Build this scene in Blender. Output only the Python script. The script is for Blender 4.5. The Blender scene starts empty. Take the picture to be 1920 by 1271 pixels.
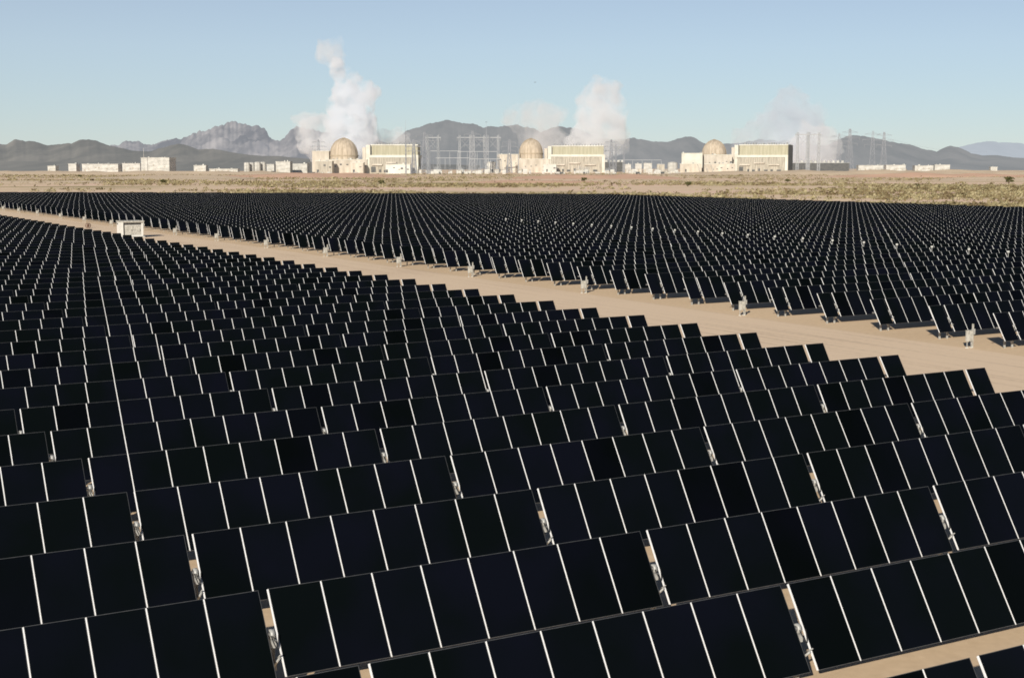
import bpy, bmesh, math, random
import numpy as np
from mathutils import Vector, Matrix, noise as mnoise
R = math.radians
random.seed(7)
rng = np.random.default_rng(7)
scene = bpy.context.scene
C = scene.collection

# ------------------------------------------------------------------ camera
CAM_H = 11.63
PITCH = 0.1213
F = 2660.8                      # focal length in units of a 1920-wide frame
cam = bpy.data.cameras.new('camera')
cam_o = bpy.data.objects.new('camera', cam)
C.objects.link(cam_o)
cam_o.location = (0, 0, CAM_H)
cam_o.rotation_euler = (math.pi / 2 - PITCH, 0, 0)
cam.sensor_width = 36
cam.lens = 36 * F / 1920
cam.clip_start = 0.5
cam.clip_end = 80000
scene.camera = cam_o


def Xat(px, D):
    b = 0.1219
    return (px - 960) / F / (math.cos(PITCH) + b * math.sin(PITCH)) * D


def Zat(py, D):
    b = -(py - 635.5) / F
    return CAM_H + D * (-math.sin(PITCH) + b * math.cos(PITCH)) / (math.cos(PITCH) + b * math.sin(PITCH))


def Dground(py):
    b = -(py - 635.5) / F
    return -CAM_H * (math.cos(PITCH) + b * math.sin(PITCH)) / (-math.sin(PITCH) + b * math.cos(PITCH))


# ------------------------------------------------------------------ materials
def new_mat(name):
    m = bpy.data.materials.new(name)
    m.use_nodes = True
    nt = m.node_tree
    return m, nt, nt.nodes['Principled BSDF']


def N(nt, t, **kw):
    n = nt.nodes.new(t)
    for k, v in kw.items():
        setattr(n, k, v)
    return n


def ramp(nt, stops):
    r = N(nt, 'ShaderNodeValToRGB')
    e = r.color_ramp.elements
    while len(e) < len(stops):
        e.new(0.5)
    for i, (p, c) in enumerate(stops):
        e[i].position = p
        e[i].color = (*c, 1) if len(c) == 3 else c
    return r


def mottled(name, c1, c2, scale=1.0, rough=0.8, metallic=0.0, detail=5, coord='Object', spec=0.3, bump=0.0, stretch=None, air=0.0):
    m, nt, b = new_mat(name)
    tc = N(nt, 'ShaderNodeTexCoord')
    nz = N(nt, 'ShaderNodeTexNoise')
    nz.inputs['Scale'].default_value = scale
    nz.inputs['Detail'].default_value = detail
    if stretch:
        mp = N(nt, 'ShaderNodeMapping')
        mp.inputs['Scale'].default_value = stretch
        nt.links.new(tc.outputs[coord], mp.inputs['Vector'])
        nt.links.new(mp.outputs[0], nz.inputs['Vector'])
    else:
        nt.links.new(tc.outputs[coord], nz.inputs['Vector'])
    r = ramp(nt, [(0.35, c1), (0.65, c2)])
    nt.links.new(nz.outputs['Fac'], r.inputs['Fac'])
    nt.links.new(r.outputs[0], b.inputs['Base Color'])
    b.inputs['Roughness'].default_value = rough
    b.inputs['Metallic'].default_value = metallic
    b.inputs['Specular IOR Level'].default_value = spec
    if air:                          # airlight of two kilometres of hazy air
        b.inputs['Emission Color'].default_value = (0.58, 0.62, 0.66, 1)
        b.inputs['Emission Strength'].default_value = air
    if bump:
        bp = N(nt, 'ShaderNodeBump')
        bp.inputs['Strength'].default_value = bump
        nt.links.new(nz.outputs['Fac'], bp.inputs['Height'])
        nt.links.new(bp.outputs[0], b.inputs['Normal'])
    return m


M = {}
# thin film glass: nearly black, faint blue or green cast that differs from panel to panel
m, nt, b = new_mat('panel_glass')
oi = N(nt, 'ShaderNodeObjectInfo')
geo = N(nt, 'ShaderNodeNewGeometry')
nz = N(nt, 'ShaderNodeTexNoise'); nz.inputs['Scale'].default_value = 0.35; nz.inputs['Detail'].default_value = 3
nt.links.new(geo.outputs['Position'], nz.inputs['Vector'])
r1 = ramp(nt, [(0.0, (0.0016, 0.0021, 0.0023)), (0.08, (0.0020, 0.0027, 0.0030)), (0.2, (0.0029, 0.0040, 0.0046)), (1.0, (0.0031, 0.0042, 0.0050))])
nt.links.new(oi.outputs['Random'], r1.inputs['Fac'])
mx = N(nt, 'ShaderNodeMix', data_type='RGBA', blend_type='MULTIPLY')
mx.inputs['Factor'].default_value = 0.9
r2 = ramp(nt, [(0.38, (0.9, 1.05, 0.95)), (0.66, (1.35, 1.2, 1.95))])
nt.links.new(nz.outputs['Fac'], r2.inputs['Fac'])
nt.links.new(r1.outputs[0], mx.inputs['A']); nt.links.new(r2.outputs[0], mx.inputs['B'])
nt.links.new(mx.outputs['Result'], b.inputs['Base Color'])
b.inputs['Roughness'].default_value = 0.22
b.inputs['IOR'].default_value = 1.25
b.inputs['Specular IOR Level'].default_value = 0.2
M['glass'] = m
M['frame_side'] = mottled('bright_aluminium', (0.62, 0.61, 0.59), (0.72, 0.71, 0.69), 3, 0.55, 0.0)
M['rail'] = mottled('bright_joint_rail', (0.80, 0.80, 0.79), (0.90, 0.90, 0.89), 3, 0.5, 0.0)
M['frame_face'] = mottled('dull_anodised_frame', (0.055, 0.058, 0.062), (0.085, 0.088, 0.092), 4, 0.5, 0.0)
M['back'] = mottled('panel_back', (0.02, 0.02, 0.022), (0.035, 0.035, 0.036), 2, 0.6)
M['galv'] = mottled('galvanised_steel', (0.38, 0.38, 0.36), (0.58, 0.57, 0.53), 6, 0.5, 0.25)
M['galv_dark'] = mottled('weathered_steel', (0.10, 0.10, 0.10), (0.2, 0.19, 0.18), 6, 0.6, 0.2)
M['rubber'] = mottled('black_cable', (0.012, 0.012, 0.012), (0.03, 0.03, 0.03), 8, 0.6)
M['cabinet'] = mottled('cabinet_paint', (0.34, 0.33, 0.29), (0.56, 0.54, 0.48), 3.5, 0.7)
M['white'] = mottled('white_sheet_cladding', (0.66, 0.65, 0.60), (0.82, 0.80, 0.75), 0.15, 0.6)
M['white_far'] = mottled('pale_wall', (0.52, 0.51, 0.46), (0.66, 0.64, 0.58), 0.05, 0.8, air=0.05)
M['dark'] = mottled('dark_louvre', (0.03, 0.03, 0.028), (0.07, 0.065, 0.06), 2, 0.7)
M['dark_wall'] = mottled('painted_shade_cladding', (0.07, 0.07, 0.06), (0.12, 0.115, 0.10), 0.1, 0.8, air=0.05)
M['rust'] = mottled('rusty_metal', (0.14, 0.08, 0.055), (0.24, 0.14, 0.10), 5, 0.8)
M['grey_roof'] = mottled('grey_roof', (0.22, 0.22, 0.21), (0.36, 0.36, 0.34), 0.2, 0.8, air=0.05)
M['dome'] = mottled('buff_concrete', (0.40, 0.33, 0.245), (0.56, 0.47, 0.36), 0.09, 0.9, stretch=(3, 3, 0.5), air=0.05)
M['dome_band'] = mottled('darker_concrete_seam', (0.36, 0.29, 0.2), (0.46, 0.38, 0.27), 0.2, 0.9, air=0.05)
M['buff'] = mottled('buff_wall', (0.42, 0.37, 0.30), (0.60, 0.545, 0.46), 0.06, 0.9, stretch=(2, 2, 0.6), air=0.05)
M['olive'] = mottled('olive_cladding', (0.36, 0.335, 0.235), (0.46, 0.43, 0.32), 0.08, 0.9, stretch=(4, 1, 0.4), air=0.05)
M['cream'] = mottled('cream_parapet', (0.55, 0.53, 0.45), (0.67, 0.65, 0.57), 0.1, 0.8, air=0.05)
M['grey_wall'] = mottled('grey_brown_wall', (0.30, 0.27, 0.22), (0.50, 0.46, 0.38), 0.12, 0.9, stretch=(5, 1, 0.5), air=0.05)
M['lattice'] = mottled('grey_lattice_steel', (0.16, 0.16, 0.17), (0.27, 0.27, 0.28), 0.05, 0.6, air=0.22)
M['lattice_pale'] = mottled('pale_lattice_steel', (0.26, 0.26, 0.26), (0.36, 0.36, 0.35), 0.05, 0.6, air=0.22)  # paler steel of gantries, bushings and some portal pylons
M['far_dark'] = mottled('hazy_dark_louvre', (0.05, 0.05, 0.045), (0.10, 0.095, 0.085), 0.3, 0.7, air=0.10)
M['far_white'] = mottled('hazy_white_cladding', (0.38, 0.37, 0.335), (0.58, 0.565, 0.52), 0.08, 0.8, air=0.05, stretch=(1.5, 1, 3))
M['wood'] = mottled('dry_wood', (0.10, 0.08, 0.05), (0.18, 0.14, 0.1), 3, 0.9)


def foliage(name, cols, scale):
    m, nt, b = new_mat(name)
    geo = N(nt, 'ShaderNodeNewGeometry')
    nz = N(nt, 'ShaderNodeTexNoise'); nz.inputs['Scale'].default_value = scale; nz.inputs['Detail'].default_value = 4
    nt.links.new(geo.outputs['Position'], nz.inputs['Vector'])
    r = ramp(nt, [(0.3 + 0.4 * i / (len(cols) - 1), c) for i, c in enumerate(cols)])
    nt.links.new(nz.outputs['Fac'], r.inputs['Fac'])
    nt.links.new(r.outputs[0], b.inputs['Base Color'])
    b.inputs['Roughness'].default_value = 0.9
    b.inputs['Specular IOR Level'].default_value = 0.1
    return m


M['scrub'] = foliage('desert_scrub_leaves', [(0.10, 0.065, 0.04), (0.21, 0.165, 0.09), (0.34, 0.30, 0.17), (0.46, 0.39, 0.25)], 0.12)
M['crown'] = foliage('desert_tree_leaves', [(0.05, 0.055, 0.02), (0.10, 0.10, 0.04), (0.15, 0.14, 0.06)], 0.6)

# sand of the solar field: sunlit tan, faint wheel streaks
YAW = 0.5231


def sand(name, base, dark, streak=0.0, scale=0.35):
    m, nt, b = new_mat(name)
    geo = N(nt, 'ShaderNodeNewGeometry')
    big = N(nt, 'ShaderNodeTexNoise'); big.inputs['Scale'].default_value = 0.05; big.inputs['Detail'].default_value = 4
    fine = N(nt, 'ShaderNodeTexNoise'); fine.inputs['Scale'].default_value = scale * 8; fine.inputs['Detail'].default_value = 6
    nt.links.new(geo.outputs['Position'], big.inputs['Vector']); nt.links.new(geo.outputs['Position'], fine.inputs['Vector'])
    mp = N(nt, 'ShaderNodeMapping'); mp.inputs['Rotation'].default_value = (0, 0, -YAW)
    sc = N(nt, 'ShaderNodeVectorMath', operation='MULTIPLY'); sc.inputs[1].default_value = (1.6, 0.03, 1)
    st = N(nt, 'ShaderNodeTexNoise'); st.inputs['Scale'].default_value = 1; st.inputs['Detail'].default_value = 5
    nt.links.new(geo.outputs['Position'], mp.inputs['Vector']); nt.links.new(mp.outputs[0], sc.inputs[0]); nt.links.new(sc.outputs[0], st.inputs['Vector'])
    a = N(nt, 'ShaderNodeMath', operation='MULTIPLY_ADD'); a.inputs[1].default_value = 0.45; nt.links.new(big.outputs['Fac'], a.inputs[0])
    f2 = N(nt, 'ShaderNodeMath', operation='MULTIPLY_ADD'); f2.inputs[1].default_value = 0.4; f2.inputs[2].default_value = 0.08
    nt.links.new(fine.outputs['Fac'], f2.inputs[0])
    nt.links.new(f2.outputs[0], a.inputs[2])
    s2 = N(nt, 'ShaderNodeMath', operation='MULTIPLY_ADD'); s2.inputs[1].default_value = streak; nt.links.new(st.outputs['Fac'], s2.inputs[0]); nt.links.new(a.outputs[0], s2.inputs[2])
    r = ramp(nt, [(0.3 + streak * 0.4, dark), (0.62 + streak * 0.5, base)])
    nt.links.new(s2.outputs[0], r.inputs['Fac'])
    nt.links.new(r.outputs[0], b.inputs['Base Color'])
    b.inputs['Roughness'].default_value = 0.95
    b.inputs['Specular IOR Level'].default_value = 0.1
    bp = N(nt, 'ShaderNodeBump'); bp.inputs['Strength'].default_value = 0.15; bp.inputs['Distance'].default_value = 0.04
    nt.links.new(fine.outputs['Fac'], bp.inputs['Height']); nt.links.new(bp.outputs[0], b.inputs['Normal'])
    return m


M['sand'] = sand('tan_desert_soil', (0.90, 0.68, 0.45), (0.72, 0.53, 0.34))
M['road'] = sand('graded_dirt_road', (0.93, 0.72, 0.51), (0.68, 0.51, 0.35), 1.0)
M['track'] = sand('pale_gravel_track', (0.90, 0.82, 0.66), (0.76, 0.69, 0.55))

# open desert: bands and patches of bare sand, dry grass and scrub litter
m, nt, b = new_mat('open_desert')
geo = N(nt, 'ShaderNodeNewGeometry')
sc = N(nt, 'ShaderNodeVectorMath', operation='MULTIPLY'); sc.inputs[1].default_value = (0.006, 0.009, 0)
n1 = N(nt, 'ShaderNodeTexNoise'); n1.inputs['Scale'].default_value = 1.0; n1.inputs['Detail'].default_value = 8; n1.inputs['Roughness'].default_value = 0.62
nt.links.new(geo.outputs['Position'], sc.inputs[0]); nt.links.new(sc.outputs[0], n1.inputs['Vector'])
r = ramp(nt, [(0.34, (0.42, 0.35, 0.18)), (0.42, (0.74, 0.58, 0.38)), (0.50, (0.92, 0.71, 0.50)), (0.60, (0.95, 0.68, 0.52))])
nt.links.new(n1.outputs['Fac'], r.inputs['Fac'])
nt.links.new(r.outputs[0], b.inputs['Base Color'])
b.inputs['Roughness'].default_value = 1.0
b.inputs['Specular IOR Level'].default_value = 0.05
M['desert'] = m


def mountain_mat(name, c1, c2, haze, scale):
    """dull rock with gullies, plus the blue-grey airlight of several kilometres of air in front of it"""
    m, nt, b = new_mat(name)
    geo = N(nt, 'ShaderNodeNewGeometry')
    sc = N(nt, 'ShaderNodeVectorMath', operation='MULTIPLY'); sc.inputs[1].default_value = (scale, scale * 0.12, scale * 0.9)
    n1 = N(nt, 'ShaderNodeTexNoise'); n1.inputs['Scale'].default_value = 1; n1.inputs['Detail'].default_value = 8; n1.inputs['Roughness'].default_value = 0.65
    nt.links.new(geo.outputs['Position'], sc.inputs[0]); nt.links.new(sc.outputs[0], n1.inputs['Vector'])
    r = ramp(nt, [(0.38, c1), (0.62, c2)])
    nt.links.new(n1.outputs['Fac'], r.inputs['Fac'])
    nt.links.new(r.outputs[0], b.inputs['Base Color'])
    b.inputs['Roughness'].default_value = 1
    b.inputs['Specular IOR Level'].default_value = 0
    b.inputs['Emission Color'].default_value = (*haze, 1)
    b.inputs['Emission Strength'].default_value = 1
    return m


# ------------------------------------------------------------------ object helpers
def tag(o, label=None, cat=None, group=None, kind=None):
    if label: o['label'] = label
    if cat: o['category'] = cat
    if group: o['group'] = group
    if kind: o['kind'] = kind
    return o


def empty(name, loc, rz=0.0, **kw):
    o = bpy.data.objects.new(name, None)
    C.objects.link(o)
    o.empty_display_size = 0.3
    o.location = loc
    o.rotation_euler = (0, 0, rz)
    return tag(o, **kw)


class MB:
    """collects shapes and links them as one mesh object"""
    def __init__(self):
        self.bm = bmesh.new()

    def box(self, x0, x1, y0, y1, z0, z1, mi=0, mat=None):
        v = [self.bm.verts.new((x, y, z)) for z in (z0, z1) for y in (y0, y1) for x in (x0, x1)]
        if mat is not None:
            for q in v: q.co = mat @ q.co
        out = []
        for f in ((0, 2, 3, 1), (4, 5, 7, 6), (0, 1, 5, 4), (2, 6, 7, 3), (0, 4, 6, 2), (1, 3, 7, 5)):
            fc = self.bm.faces.new([v[i] for i in f]); fc.material_index = mi; out.append(fc)
        return out                                   # bottom, top, -y, +y, -x, +x

    def bar(self, a, b, r, n=6, r2=None, mi=0, cap=True):
        a, b = Vector(a), Vector(b)
        d = (b - a)
        if d.length < 1e-6: return
        q = d.to_track_quat('Z', 'Y')
        r2 = r if r2 is None else r2
        ra, rb = [], []
        for i in range(n):
            t = 2 * math.pi * i / n
            p = Vector((math.cos(t), math.sin(t), 0))
            ra.append(self.bm.verts.new(a + q @ (p * r))); rb.append(self.bm.verts.new(b + q @ (p * r2)))
        for i in range(n):
            f = self.bm.faces.new([ra[i], ra[(i + 1) % n], rb[(i + 1) % n], rb[i]]); f.material_index = mi; f.smooth = n > 6
        if cap:
            self.bm.faces.new(ra[::-1]).material_index = mi; self.bm.faces.new(rb).material_index = mi

    def tube(self, pts, r, n=6, mi=0):
        for i in range(len(pts) - 1): self.bar(pts[i], pts[i + 1], r, n, mi=mi)

    def lathe(self, prof, n=24, c=(0, 0, 0), mi=0, smooth=True):
        rings = []
        for (rr, z) in prof:
            if rr < 1e-5:
                rings.append([self.bm.verts.new((c[0], c[1], c[2] + z))])
            else:
                rings.append([self.bm.verts.new((c[0] + rr * math.cos(2 * math.pi * i / n), c[1] + rr * math.sin(2 * math.pi * i / n), c[2] + z)) for i in range(n)])
        for k in range(len(rings) - 1):
            A, B = rings[k], rings[k + 1]
            for i in range(n):
                if len(A) == 1 and len(B) == 1: continue
                if len(A) == 1: f = self.bm.faces.new([A[0], B[(i + 1) % n], B[i]][::-1])
                elif len(B) == 1: f = self.bm.faces.new([A[i], A[(i + 1) % n], B[0]])
                else: f = self.bm.faces.new([A[i], A[(i + 1) % n], B[(i + 1) % n], B[i]])
                f.material_index = mi; f.smooth = smooth

    def mesh(self, name, mats):
        me = bpy.data.meshes.new(name)
        self.bm.to_mesh(me); self.bm.free()
        for mm in (mats if isinstance(mats, (list, tuple)) else [mats]): me.materials.append(mm)
        return me

    def build(self, name, mats, parent=None):
        return link(name, self.mesh(name, mats), parent)


def link(name, me, parent=None):
    o = bpy.data.objects.new(name, me)
    C.objects.link(o)
    if parent: o.parent = parent
    return o


def raw_mesh(name, verts, faces, mats, mi=None, smooth=False):
    verts = np.asarray(verts, dtype=np.float32); faces = np.asarray(faces, dtype=np.int32)
    me = bpy.data.meshes.new(name)
    k = faces.shape[1]
    me.vertices.add(len(verts)); me.vertices.foreach_set('co', verts.ravel())
    me.loops.add(faces.size); me.loops.foreach_set('vertex_index', faces.ravel())
    me.polygons.add(len(faces))
    me.polygons.foreach_set('loop_start', np.arange(0, faces.size, k, dtype=np.int32))
    if mi is not None: me.polygons.foreach_set('material_index', np.asarray(mi, dtype=np.int32))
    if smooth: me.polygons.foreach_set('use_smooth', np.ones(len(faces), dtype=bool))
    for mm in (mats if isinstance(mats, (list, tuple)) else [mats]): me.materials.append(mm)
    me.update(calc_edges=True); me.validate()
    return me


ORD1 = ['', 'first', 'second', 'third', 'fourth', 'fifth', 'sixth', 'seventh', 'eighth', 'ninth', 'tenth', 'eleventh', 'twelfth', 'thirteenth',
        'fourteenth', 'fifteenth', 'sixteenth', 'seventeenth', 'eighteenth', 'nineteenth']
TENS = {2: ('twenty', 'twentieth'), 3: ('thirty', 'thirtieth'), 4: ('forty', 'fortieth'), 5: ('fifty', 'fiftieth'), 6: ('sixty', 'sixtieth'), 7: ('seventy', 'seventieth')}


def ordinal(n):
    if n < 20: return ORD1[n]
    t, u = divmod(n, 10)
    return TENS[t][1] if u == 0 else TENS[t][0] + '-' + ORD1[u]


# ------------------------------------------------------------------ field lattice (u along the rows, v across them)
CU, SU = math.cos(YAW), math.sin(YAW)


def uv(u, v, z=0.0):
    return Vector((u * CU - v * SU, u * SU + v * CU, z))


def pix(p):
    dx, dy, dz = p[0], p[1], p[2] - CAM_H
    d = dy * math.cos(PITCH) - dz * math.sin(PITCH)
    up = dy * math.sin(PITCH) + dz * math.cos(PITCH)
    if d < 1: return None
    return 960 + F * dx / d, 635.5 - F * up / d, d


PITCH_ROW = 5.503
U0, V0 = 10.69, 29.46           # left edge of the table at i = 0, upper edge of row j = 0
PERIOD = 10.36
PW, PL, PT = 1.27, 2.01, 0.036  # module pitch, length, depth
MW = 1.235
RW = 0.032                      # bright rail along the joint, left of each panel
TILT = R(57.8)
TUBE_Z = 1.35
V_TUBE = -0.535 + 0.08          # tube relative to the upper panel edge
GAP = 0.2
NEAR_END = 3                     # last table index of the near field (its end is at U0 + 4 * PERIOD)
FAR_U = 72.0

# ---- meshes of one panel
mb = MB()
fr = 0.012
fs = mb.box(0, MW, -PL / 2, PL / 2, 0.06, 0.06 + PT)
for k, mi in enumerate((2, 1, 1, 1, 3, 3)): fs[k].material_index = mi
# inset glass on the front
z1 = 0.06 + PT
mb.bm.faces.remove(fs[1])
bmv = mb.bm.verts
o_ = [bmv.new(p) for p in ((0, -PL / 2, z1), (MW, -PL / 2, z1), (MW, PL / 2, z1), (0, PL / 2, z1))]
i_ = [bmv.new(p) for p in ((fr, -PL / 2 + fr, z1), (MW - fr, -PL / 2 + fr, z1), (MW - fr, PL / 2 - fr, z1), (fr, PL / 2 - fr, z1))]
for k in range(4):
    f = mb.bm.faces.new([o_[k], o_[(k + 1) % 4], i_[(k + 1) % 4], i_[k]]); f.material_index = 1
mb.bm.faces.new(i_).material_index = 0
for fc in mb.box(-RW, -0.002, -PL / 2 + 0.01, PL / 2 - 0.01, 0.062, z1 - 0.005): fc.material_index = 4
bmesh.ops.remove_doubles(mb.bm, verts=mb.bm.verts[:], dist=1e-5)
ME_PANEL = mb.mesh('solar_panel', [M['glass'], M['frame_face'], M['back'], M['frame_side'], M['rail']])
# the same panel in two pieces, for the nearest tables
mb = MB(); g = 0.004
fs = mb.box(fr, MW - fr, -PL / 2 + fr, PL / 2 - fr, 0.064, z1 - g); fs[0].material_index = 1
ME_LAMINATE = mb.mesh('solar_panel', [M['glass'], M['back']])
mb = MB()
for (x0, x1, y0, y1) in ((0, fr, -PL / 2, PL / 2), (MW - fr, MW, -PL / 2, PL / 2), (fr, MW - fr, -PL / 2, -PL / 2 + fr), (fr, MW - fr, PL / 2 - fr, PL / 2)):
    fs = mb.box(x0, x1, y0, y1, 0.06, z1)
    for k in (4, 5):
        if (x0 == 0 and k == 4) or (x1 == MW and k == 5): fs[k].material_index = 1
ME_FRAME = mb.mesh('frame', [M['frame_face'], M['frame_side']])
mb = MB(); mb.box(-RW, -0.002, -PL / 2 + 0.01, PL / 2 - 0.01, 0.062, z1 - 0.005); ME_RAIL = mb.mesh('joint_rail', M['rail'])
# torque tube (octagonal), in the table's frame
mb = MB(); mb.bar((-GAP, 0, 0), (PERIOD - GAP, 0, 0), 0.06, 8); ME_TUBE = mb.mesh('torque_tube', M['galv_dark'])
# rails clamped under every joint: part of the tube assembly seen from behind
mb = MB()
mb.box(-0.05, 0.05, -0.008, 0.008, -0.4, TUBE_Z - 0.11); mb.box(-0.05, -0.038, -0.05, 0.05, -0.4, TUBE_Z - 0.11); mb.box(0.038, 0.05, -0.05, 0.05, -0.4, TUBE_Z - 0.11)
ME_POST = mb.mesh('post', M['galv'])
mb = MB()
mb.lathe([(0.07, -0.05), (0.115, -0.05), (0.115, 0.05), (0.07, 0.05), (0.07, -0.05)], 14)
for v in mb.bm.verts: v.co = Vector((v.co.z, v.co.x, v.co.y + TUBE_Z))
mb.box(-0.06, 0.06, -0.13, 0.13, TUBE_Z - 0.28, TUBE_Z - 0.1)
mb.box(-0.075, -0.062, -0.06, 0.06, TUBE_Z - 0.55, TUBE_Z - 0.2)
ME_BEARING = mb.mesh('bearing', M['galv'])
mb = MB()
mb.bar((-0.02, -0.07, 0.62), (0.0, -0.42, TUBE_Z - 0.42), 0.028, 8); mb.bar((0, -0.3, 0.9), (0.0, -0.5, TUBE_Z - 0.32), 0.016, 8)
mb.box(-0.05, 0.05, -0.1, 0.02, 0.54, 0.68)
ME_DAMPER = mb.mesh('damper', M['galv'])
mb = MB()
pts = [(-0.07 + 0.17 * t, -0.16 - 0.15 * math.sin(math.pi * t), TUBE_Z + 0.02 - 0.26 * math.sin(math.pi * t)) for t in [k / 10 for k in range(11)]]
mb.tube(pts, 0.014, 6)
pts = [(-0.05 + 0.12 * t, 0.1, TUBE_Z - 0.15 - 0.2 * math.sin(math.pi * t)) for t in [k / 8 for k in range(9)]]
mb.tube(pts, 0.012, 6)
ME_CABLE = mb.mesh('cable', M['rubber'])

STYLES = {'full': [k * PW for k in range(8)],
          'near_end': [k * PW for k in range(7)] + [7 * PW + GAP - 0.03],
          'far_start': [0.0] + [PW + GAP - 0.03 + k * PW for k in range(7)]}
POSTX = {'full': [-GAP / 2 - 0.01], 'near_end': [-GAP / 2 - 0.01, 7 * PW + 0.07], 'far_start': [PW + 0.07, 0.62]}
Rx = Matrix.Rotation(TILT, 4, 'X')


def build_table(u, v, style, dz, dtilt, split, label, group, extra):
    """v = position of the torque tube"""
    root = empty('solar_table', uv(u, v, 0), YAW, label=label, cat='solar panel table', group=group)
    for x in STYLES[style]:
        o = link('solar_panel', ME_LAMINATE if split else ME_PANEL, root)
        o.location = (x, 0, TUBE_Z + dz); o.rotation_euler = (TILT + dtilt, 0, 0)
        if split:
            fo = link('frame', ME_FRAME, o)
            ra = link('joint_rail', ME_RAIL, o)
    t = link('torque_tube', ME_TUBE, root); t.location = (0, 0, TUBE_Z + dz)
    for x in POSTX[style]:
        p = link('post', ME_POST, root); p.location = (x, 0, dz)
    if extra:
        x = POSTX[style][0] if style != 'near_end' else POSTX[style][0]
        bo = link('bearing', ME_BEARING, root); bo.location = (x, 0, dz)
        d = link('damper', ME_DAMPER, root); d.location = (x + 0.02, 0, dz)
        c = link('cable', ME_CABLE, root); c.location = (x, 0, dz)
    return root


# ---- where tables stand
def back_edge(u):               # far boundary of the far field
    if u < 262: return 541 + (98 - u) * (541 - 409) / (265 - 98)
    return 409
tables = []
row_j = {}
for j in range(-4, 62):
    vt = V0 + j * PITCH_ROW + V_TUBE
    dz = 0.07 * mnoise.noise((j * 0.31, 3.1, 0)); dt = R(1.6) * mnoise.noise((j * 1.7, 9.2, 0))
    for i in range(-16, NEAR_END + 1):
        tables.append(('near', j, i, U0 + i * PERIOD, vt, 'near_end' if i == NEAR_END else 'full', dz, dt + R(random.uniform(-.5, .5))))
NFAR = 19
for j in range(-8, 102):
    vt = V0 + (j + 0.1) * PITCH_ROW + V_TUBE
    dz = 0.07 * mnoise.noise((j * 0.31, 13.1, 0)); dt = R(1.6) * mnoise.noise((j * 1.7, 19.2, 0))
    for i in range(0, NFAR):
        u = FAR_U + i * PERIOD
        if vt > back_edge(u + 5): continue
        tables.append(('far', j, i, u, vt, 'far_start' if i == 0 else 'full', dz, dt + R(random.uniform(-.5, .5))))


def seen(u, v, mx):
    ins = False; dmin = 1e9
    for (a, z) in ((0, 0.6), (10, 0.6), (0, 2.2), (10, 2.2), (5, 2.2)):
        q = pix(uv(u + a, v, z))
        if q is None: continue
        if -mx < q[0] < 1920 + mx and -mx < q[1] < 1271 + mx: ins = True; dmin = min(dmin, q[2])
    return ins, dmin


cand = []; rest = []
for t in tables:
    s, d = seen(t[3], t[4], 4)
    s2, d2 = seen(t[3], t[4], 500)
    if s: cand.append((d, t))
    elif s2: rest.append(t)
cand.sort(key=lambda q: q[0])
single = [t for d, t in cand[:300]]
rest += [t for d, t in cand[300:]]
print('tables in view', len(cand), 'as one mesh', len(rest))
near_rows = sorted({t[1] for t in single if t[0] == 'near'})
far_rows = sorted({t[1] for t in single if t[0] == 'far'})
for k, t in enumerate(single):
    side, j, i, u, v, style, dz, dt = t
    if side == 'near':
        rn = near_rows.index(j) + 1; cn = NEAR_END - i + 1
        if style == 'near_end':
            lab = 'solar table at the road end of near field row %s from front' % ordinal(rn)
        else:
            lab = 'solar table %s from the road in near field row %s from front' % (ordinal(cn), ordinal(rn))
        grp = 'solar tables of the near field'
    else:
        rn = far_rows.index(j) + 1; cn = i + 1
        if style == 'far_start':
            lab = 'solar table at the road end of far field row %s from front' % ordinal(rn)
        else:
            lab = 'solar table %s from the road in far field row %s from front' % (ordinal(cn), ordinal(rn))
        grp = 'solar tables of the far field'
    build_table(u, v, style, dz, dt, k < 110, lab, grp, k < 200)

# ---- the farther tables as one mesh
def template(style):
    V, Fc, Mi = [], [], []
    def add_mesh(me, mat):
        base = len(V)
        for v in me.vertices: V.append(tuple(mat @ v.co))
        for p in me.polygons:
            ids = list(p.vertices)
            if len(ids) == 4:
                Fc.append([base + q for q in ids]); Mi.append(p.material_index)
            elif len(ids) == 8:
                Fc.append([base + q for q in ids[:4]]); Mi.append(p.material_index)
                Fc.append([base + ids[0], base + ids[3], base + ids[4], base + ids[7]]); Mi.append(p.material_index)
                Fc.append([base + q for q in ids[4:]]); Mi.append(p.material_index)
    for x in STYLES[style]:
        b0 = len(Mi)
        add_mesh(ME_PANEL, Matrix.Translation((x, 0, TUBE_Z)) @ Rx)
    b0 = len(Mi)
    add_mesh(ME_TUBE, Matrix.Translation((0, 0, TUBE_Z)))
    for q in range(b0, len(Mi)): Mi[q] = 5
    b0 = len(Mi)
    mbp = MB()
    for x in POSTX[style]: mbp.box(x - 0.05, x + 0.05, -0.05, 0.05, -0.4, TUBE_Z - 0.06)
    mp_ = mbp.mesh('tmp', M['galv'])
    add_mesh(mp_, Matrix.Identity(4))
    for q in range(b0, len(Mi)): Mi[q] = 6
    return np.array(V), np.array(Fc), np.array(Mi)


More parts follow.
